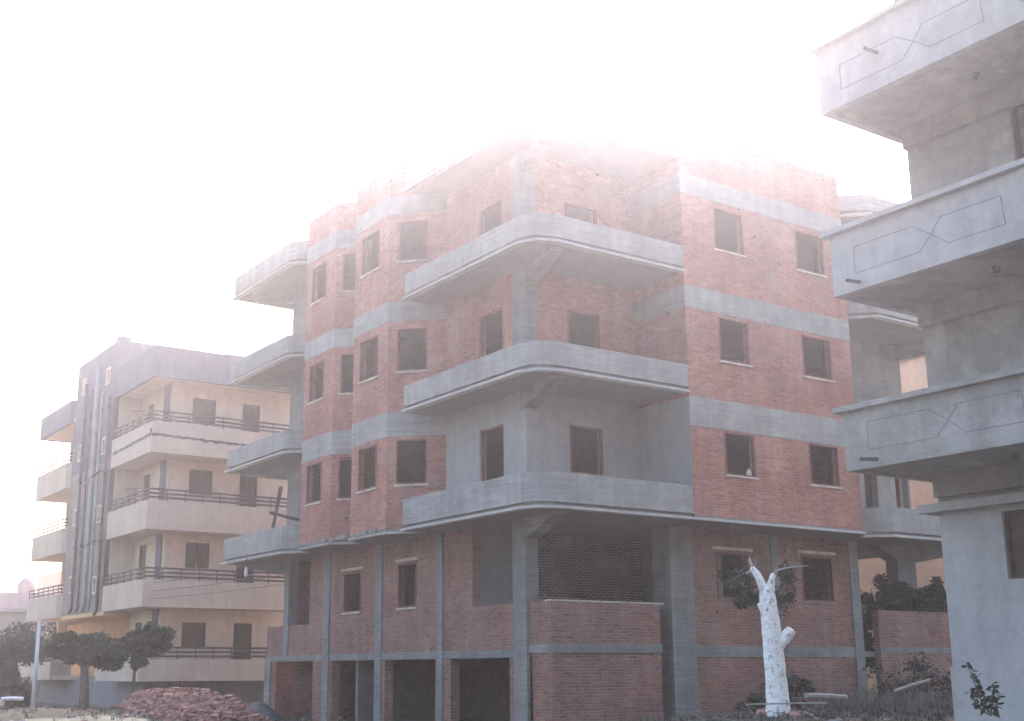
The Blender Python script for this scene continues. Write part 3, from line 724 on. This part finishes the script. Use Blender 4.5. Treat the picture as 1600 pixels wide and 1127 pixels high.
for a_, b_2 in (((1174, 884), (1158, 872)), ((1182, 896), (1150, 900)), ((1190, 910), (1160, 925)), ((1210, 895), (1222, 872)), ((1204, 910), (1226, 912)), ((1178, 890), (1186, 868))):
    m.tube([tp_(*a_), (tp_(*a_)+tp_(*b_2, .3))/2+Vector((0, 0, .03)), tp_(*b_2, .3)], [.009, .005, .002], 5)
m.build('limb', 'palewood', t, True)
m = MB(); leaves(m, tp_(1158, 914, .3), (.46, .4, .40), 900, .05, 10, seed=71)
leaves(m, tp_(1222, 922, .4), (.27, .3, .45), 650, .05, 9, seed=72); m.build('sprouting_leaves', 'leaf_grey', t)

# sapling in front of the grey pillar
SD = 15.0
b0 = ray_pt(1548, 1118, SD)
t = thing('sapling', 'small leafy sapling in front of the grey building pillar', 'plant', tuple(b0))
m = MB(); stems = []
rnd = random.Random(5)
for tip in ((1512, 1040), (1530, 1062), (1552, 1068), (1518, 1085), (1562, 1085)):
    p = ray_pt(*tip, SD); mid = (b0+p)/2+Vector((.02, .02, -.06)); m.tube([b0, mid, p], [.012, .008, .004], 5); stems.append((b0, mid, p))
m.build('stem', 'bark', t)
m = MB()
for a, bm_, c in stems:
    for i in range(34):
        s_ = rnd.uniform(.25, 1.08); p = a*(1-s_)**2+bm_*2*s_*(1-s_)+c*s_*s_
        d = Vector((rnd.gauss(0, 1), rnd.gauss(0, 1), rnd.gauss(0, .7)-.3)).normalized(); s2 = d.cross(Vector((rnd.gauss(0, 1), rnd.gauss(0, 1), rnd.gauss(0, 1)))).normalized()
        l = rnd.uniform(.05, .11); m.add([p, p+d*l*.5+s2*l*.25, p+d*l, p+d*l*.5-s2*l*.25], [(0, 1, 2, 3)])
m.build('leaves', 'leaf_dark', t)

# weeds: nobody could count them
def weeds(name, label, spots, seed, mat):
    rnd = random.Random(seed); m = MB()
    for x0, x1, y0, y1, n, h in spots:
        for _ in range(n):
            x, y = rnd.uniform(x0, x1), rnd.uniform(y0, y1); z = gz(x, y)-.02
            for _ in range(5):
                a = rnd.uniform(0, 6.28); l = h*rnd.uniform(.4, 1.2); d = Vector((math.cos(a)*rnd.uniform(.1, .8), math.sin(a)*rnd.uniform(.1, .8), 1)).normalized()*l
                s_ = Vector((-math.sin(a), math.cos(a), 0))*.012; p = Vector((x+rnd.uniform(-.08, .08), y+rnd.uniform(-.08, .08), z))
                m.add([p-s_, p+s_, p+d*.6+Vector((0, 0, .02))+s_*.7, p+d, p+d*.6-s_*.7], [(0, 1, 2, 3, 4)])
    return tag(m.build(name, mat), label, 'weeds', kind='stuff')
weeds('weeds', 'green weeds over the rubble in front of the brick walls', [(16, 33, 15.0, 21.4, 1500, .13), (12.5, 16.0, 22, 34, 500, .16), (7, 14, 30, 40, 350, .1)], 3, 'leaf_grey')
weeds('dry_weeds', 'pale dry stalks tangled in front of the right brick wall', [(23, 31, 17.5, 21.3, 260, .55), (17, 24, 16.5, 21.5, 260, .22), (7, 15, 30, 42, 260, .18)], 4, 'dry')
# low bushes against the right-hand wall
for i, (x, y, r, h_) in enumerate(((23.0, 21.0, .7, .75), (26.9, 20.7, 1.1, 1.15), (28.8, 20.2, 1.0, .7), (21.7, 20.8, .5, .5))):
    lab = ['green bush at the wall just right of the white tree trunk', 'large scrubby bush at the right end of the brick wall', 'low bush in front of the terrace wall', 'small bush at the wall just left of the white tree trunk'][i]
    zb = gz(x, y); t = thing('bush', lab, 'bush', (x, y, zb), 'bushes along the right brick wall')
    m = MB()
    for a in range(7): m.tube([(x, y, zb-.1), (x+r*.7*math.cos(a*.9), y+r*.5*math.sin(a*.9), zb+h_*(.8+.1*(a % 3)))], [.025, .008], 5)
    m.build('stems', 'dry', t)
    m = MB(); leaves(m, (x, y, zb+h_*.5), (r, r*.7, h_*.6), 1100, .06, 12, seed=90+i); m.build('foliage', 'leaf_grey', t)

# ------------------------------------------------------------------ loose things
rnd = random.Random(12)
m = MB()
def pile_h(x, y): return max(0, (.46+.22*noise.noise(Vector((x*1.2, y*1.2, 0))))*(1-((x-13.0)/1.35)**4-((y-34.0)/3.2)**4))
def rbrick(m, c, rz, rx, s=(.125, .06, .035)):
    Mx = Matrix.Translation(c) @ Matrix.Rotation(rz, 4, 'Z') @ Matrix.Rotation(rx, 4, 'X')
    m.add([Mx @ Vector((x*s[0], y*s[1], z*s[2])) for z in (-1, 1) for y in (-1, 1) for x in (-1, 1)], [(0, 2, 3, 1), (4, 5, 7, 6), (0, 1, 5, 4), (2, 6, 7, 3), (0, 4, 6, 2), (1, 3, 7, 5)])
for _ in range(3200):
    x, y = rnd.uniform(11.2, 14.6), rnd.uniform(30.4, 38.4); h = pile_h(x, y)
    if h <= 0 and rnd.random() > .12: continue
    rbrick(m, Vector((x, y, gz(x, y)+h+rnd.uniform(-.12, .09))), rnd.uniform(0, 3.14), rnd.gauss(0, .5))
for gx in range(14):
    for gy in range(26):
        x, y = 11.4+gx*.215, 30.6+gy*.29; h = pile_h(x, y)
        if h > .15: m.box(x, x+.22, y, y+.27, gz(x, y)-.1, gz(x, y)+h-.1)
tag(m.build('brick_pile', 'redbrick'), 'heap of loose red bricks on the ground left of the brick building', 'bricks', kind='stuff')
# dark sheeting heap by the garage
def heap(name, label, cat, c, r, h, mat, seed):
    m = MB(); n = 18; vs = []
    for j in range(7):
        f = j/6
        for i in range(n):
            a = 2*math.pi*i/n; k = 1+.28*noise.noise(Vector((math.cos(a)*1.6, math.sin(a)*1.6, f*2+seed)))
            x, y = c[0]+r[0]*(1-f)**.6*k*math.cos(a), c[1]+r[1]*(1-f)**.6*k*math.sin(a)
            vs.append((x, y, c[2]+h*f*(1+.2*noise.noise(Vector((x*2, y*2, seed))))))
    m.add(vs, [(j*n+i, j*n+(i+1) % n, (j+1)*n+(i+1) % n, (j+1)*n+i) for j in range(6) for i in range(n)]+[tuple(range(6*n, 7*n))])
    return tag(m.build(name, mat, None, True), label, cat)
heap('sheeting_heap', 'dark sheeting heaped between the brick pile and the open basement', 'sheeting', (15.3, 34.6, gz(15.3, 34.6)-.05), (.75, 1.5), .62, 'tarp', 4)
m = MB(); c0 = Vector((21.72, 20.66, 4.50)); rr = random.Random(3)
m.v = [c0+Vector((.10*(i-2)/2+rr.uniform(-.02, .02), rr.uniform(-.02, .02)-.03*(j == 0), .07*j*(1-.25*abs(i-2)))) for j in range(4) for i in range(5)]
m.f = [(j*5+i, j*5+i+1, (j+1)*5+i+1, (j+1)*5+i) for j in range(3) for i in range(4)]
o = m.build('rag', 'sill', None, True); so_ = o.modifiers.new('thick', 'SOLIDIFY'); so_.thickness = .012
tag(o, 'small pale rag lying in the corner of a window on the first upper floor', 'rag')
# street lamp post, left edge
p0 = ray_pt(53, 1084, 47); p1 = ray_pt(60, 972, 47)
t = thing('lamp_post', 'slim pale street post standing before the far left terrace', 'post', (p0.x, p0.y, -1.45))
MB().tube([(p0.x, p0.y, -1.5), (p0.x, p0.y, p1.z)], [.09, .06], 10).build('pole', 'metal', t, True)
MB().tube([(p0.x, p0.y, p1.z), (p0.x, p0.y, p1.z+.06)], [.085, .04], 10).build('cap', 'metal', t, True)
# cables from the tower to the brick building
for i, (za, zb_, sag) in enumerate(((3.28, 3.2, .03), (3.0, 2.9, .05), (2.75, 2.62, .07))):
    a, b = Vector((AX-.02, 50.6+.2*i, za)), Vector((16.38, 35.28, zb_)); pts = []
    for j in range(17):
        s_ = j/16; p = a.lerp(b, s_); p.z -= sag*4*s_*(1-s_); pts.append(p)
    tag(MB().tube(pts, .009, 5).build('power_cable', 'pipe_dark'), ['highest of the three thin cables crossing the lowest upper balcony of the cream building', 'middle one of the three thin cables crossing the cream balcony', 'lowest of the three thin cables crossing the cream balcony'][i], 'cable', 'cables between the two buildings')
# bulb under the far balcony of the brick building
pb = ray_pt(384.5, 895, 36.6)
t = thing('light_bulb', 'white light bulb hanging below the leftmost concrete balcony of the brick building', 'bulb', tuple(pb))
MB().tube([(pb.x, pb.y, SL[0]), (pb.x, pb.y, pb.z+.1)], .012, 5).build('cord', 'pipe_dark', t)
MB().tube([(pb.x, pb.y, pb.z+.16), (pb.x, pb.y, pb.z+.09), (pb.x, pb.y, pb.z), (pb.x, pb.y, pb.z-.08), (pb.x, pb.y, pb.z-.13)], [.03, .032, .06, .055, .015], 12).build('globe', 'glass', t, True)
# timber prop and beam at the left balcony, first upper floor
a = ray_pt(426, 829, 37.4); b = ray_pt(439, 762, 38.6)
a.z = 4.17; 
tag(MB().tube([a, b], [.05, .07], 6).build('timber_prop', 'wood'), 'upright timber prop between two concrete balconies at the left end of the brick building', 'prop')
a = ray_pt(422, 801, 36.2); b = ray_pt(467, 813, 37.0)
tag(MB().tube([a, b], .05, 6).build('timber_beam', 'wood'), 'loose beam jutting out past the left end column of the brick building', 'beam')
# planks, logs and a pipe on the rubble
def stick(name, label, cat, pa, da, pb_, db, r, mat, ra=None):
    a, b = ray_pt(*pa, da), ray_pt(*pb_, db)
    tag(MB().tube([a, (a+b)/2+Vector((0, 0, .01)), b], [r, r*(ra or 1), r*(ra or 1)], 7).build(name, mat), label, cat)
stick('plank', 'pale plank sticking up out of the rubble near the grey building', 'plank', (1398, 1080), 25.5, (1452, 1063), 26.0, .035, 'palewood')
stick('log', 'pale log lying on the rubble right of the white tree', 'log', (1259, 1087), 25.4, (1322, 1090), 26.2, .055, 'palewood')
stick('pipe', 'thin pale pipe lying across the foot of the white tree', 'pipe', (1166, 1101), 22.6, (1292, 1099), 23.4, .014, 'palewood')
stick('pole', 'white kerb rail lying at the left edge of the ground', 'rail', (2, 1092), 36, (36, 1092), 36.2, .05, 'whitewash')
rnd = random.Random(77); m = MB(); m2 = MB()
for i in range(420):
    q = ray_pt(rnd.uniform(860, 1490), 1090, rnd.uniform(18.5, 27)) if i < 260 else ray_pt(rnd.uniform(20, 560), 1090, rnd.uniform(30, 42))
    z = gz(q.x, q.y); r = rnd.uniform(.02, .10)*(1 if rnd.random() < .85 else 1.6); vs = []
    for j in range(3):
        for a in range(6):
            an = a*1.047+rnd.uniform(-.3, .3); rr = r*(1, 1.1, .6)[j]*rnd.uniform(.7, 1.2); vs.append((q.x+rr*math.cos(an), q.y+rr*math.sin(an), z+r*(-.4, .2, .7)[j]))
    (m if rnd.random() < .7 else m2).add(vs, [(j*6+a, j*6+(a+1) % 6, (j+1)*6+(a+1) % 6, (j+1)*6+a) for j in range(2) for a in range(6)]+[tuple(range(12, 18))])
tag(m.build('rubble', 'stucco'), 'grey stones and mortar lumps scattered over the dusty ground', 'rubble', kind='stuff')
tag(m2.build('brick_rubble', 'redbrick'), 'broken red brick bits scattered over the dusty ground', 'rubble', kind='stuff')
m = MB()
for i in range(170):
    q = ray_pt(rnd.uniform(1090, 1490), 1090, rnd.uniform(20.5, 27)); z = gz(q.x, q.y)+.02; a = rnd.uniform(0, 3.14); l = rnd.uniform(.2, .8)
    d = Vector((math.cos(a), math.sin(a), rnd.uniform(-.05, .45)))*l; q = Vector((q.x, q.y, z)); m.tube([q, q+d*.5+Vector((rnd.uniform(-.05, .05), 0, .03)), q+d], [.012, .009, .004], 4)
tag(m.build('brushwood', 'dry'), 'dry twigs and cut branches littering the ground before the right brick wall', 'twigs', kind='stuff')

# ------------------------------------------------------------------ one closed box of even air, added to imitate lens glare
hz = MB().box(-60, 110, -60, 160, -2.8, 22).build('glare_haze', 'slab'); hz.data.materials.clear()
hm = bpy.data.materials.new('glare_haze_air'); hm.use_nodes = True; n = hm.node_tree; n.nodes.clear()
o_ = n.nodes.new('ShaderNodeOutputMaterial'); pv = n.nodes.new('ShaderNodeVolumePrincipled')
pv.inputs['Density'].default_value = HAZE_DENSITY; pv.inputs['Anisotropy'].default_value = HAZE_G; pv.inputs['Color'].default_value = (*HAZE_COL, 1)
n.links.new(pv.outputs[0], o_.inputs['Volume']); hz.data.materials.append(hm); tag(hz, 'pale veil added in the air to stand in for lens glare', 'glare_haze', kind='stuff')
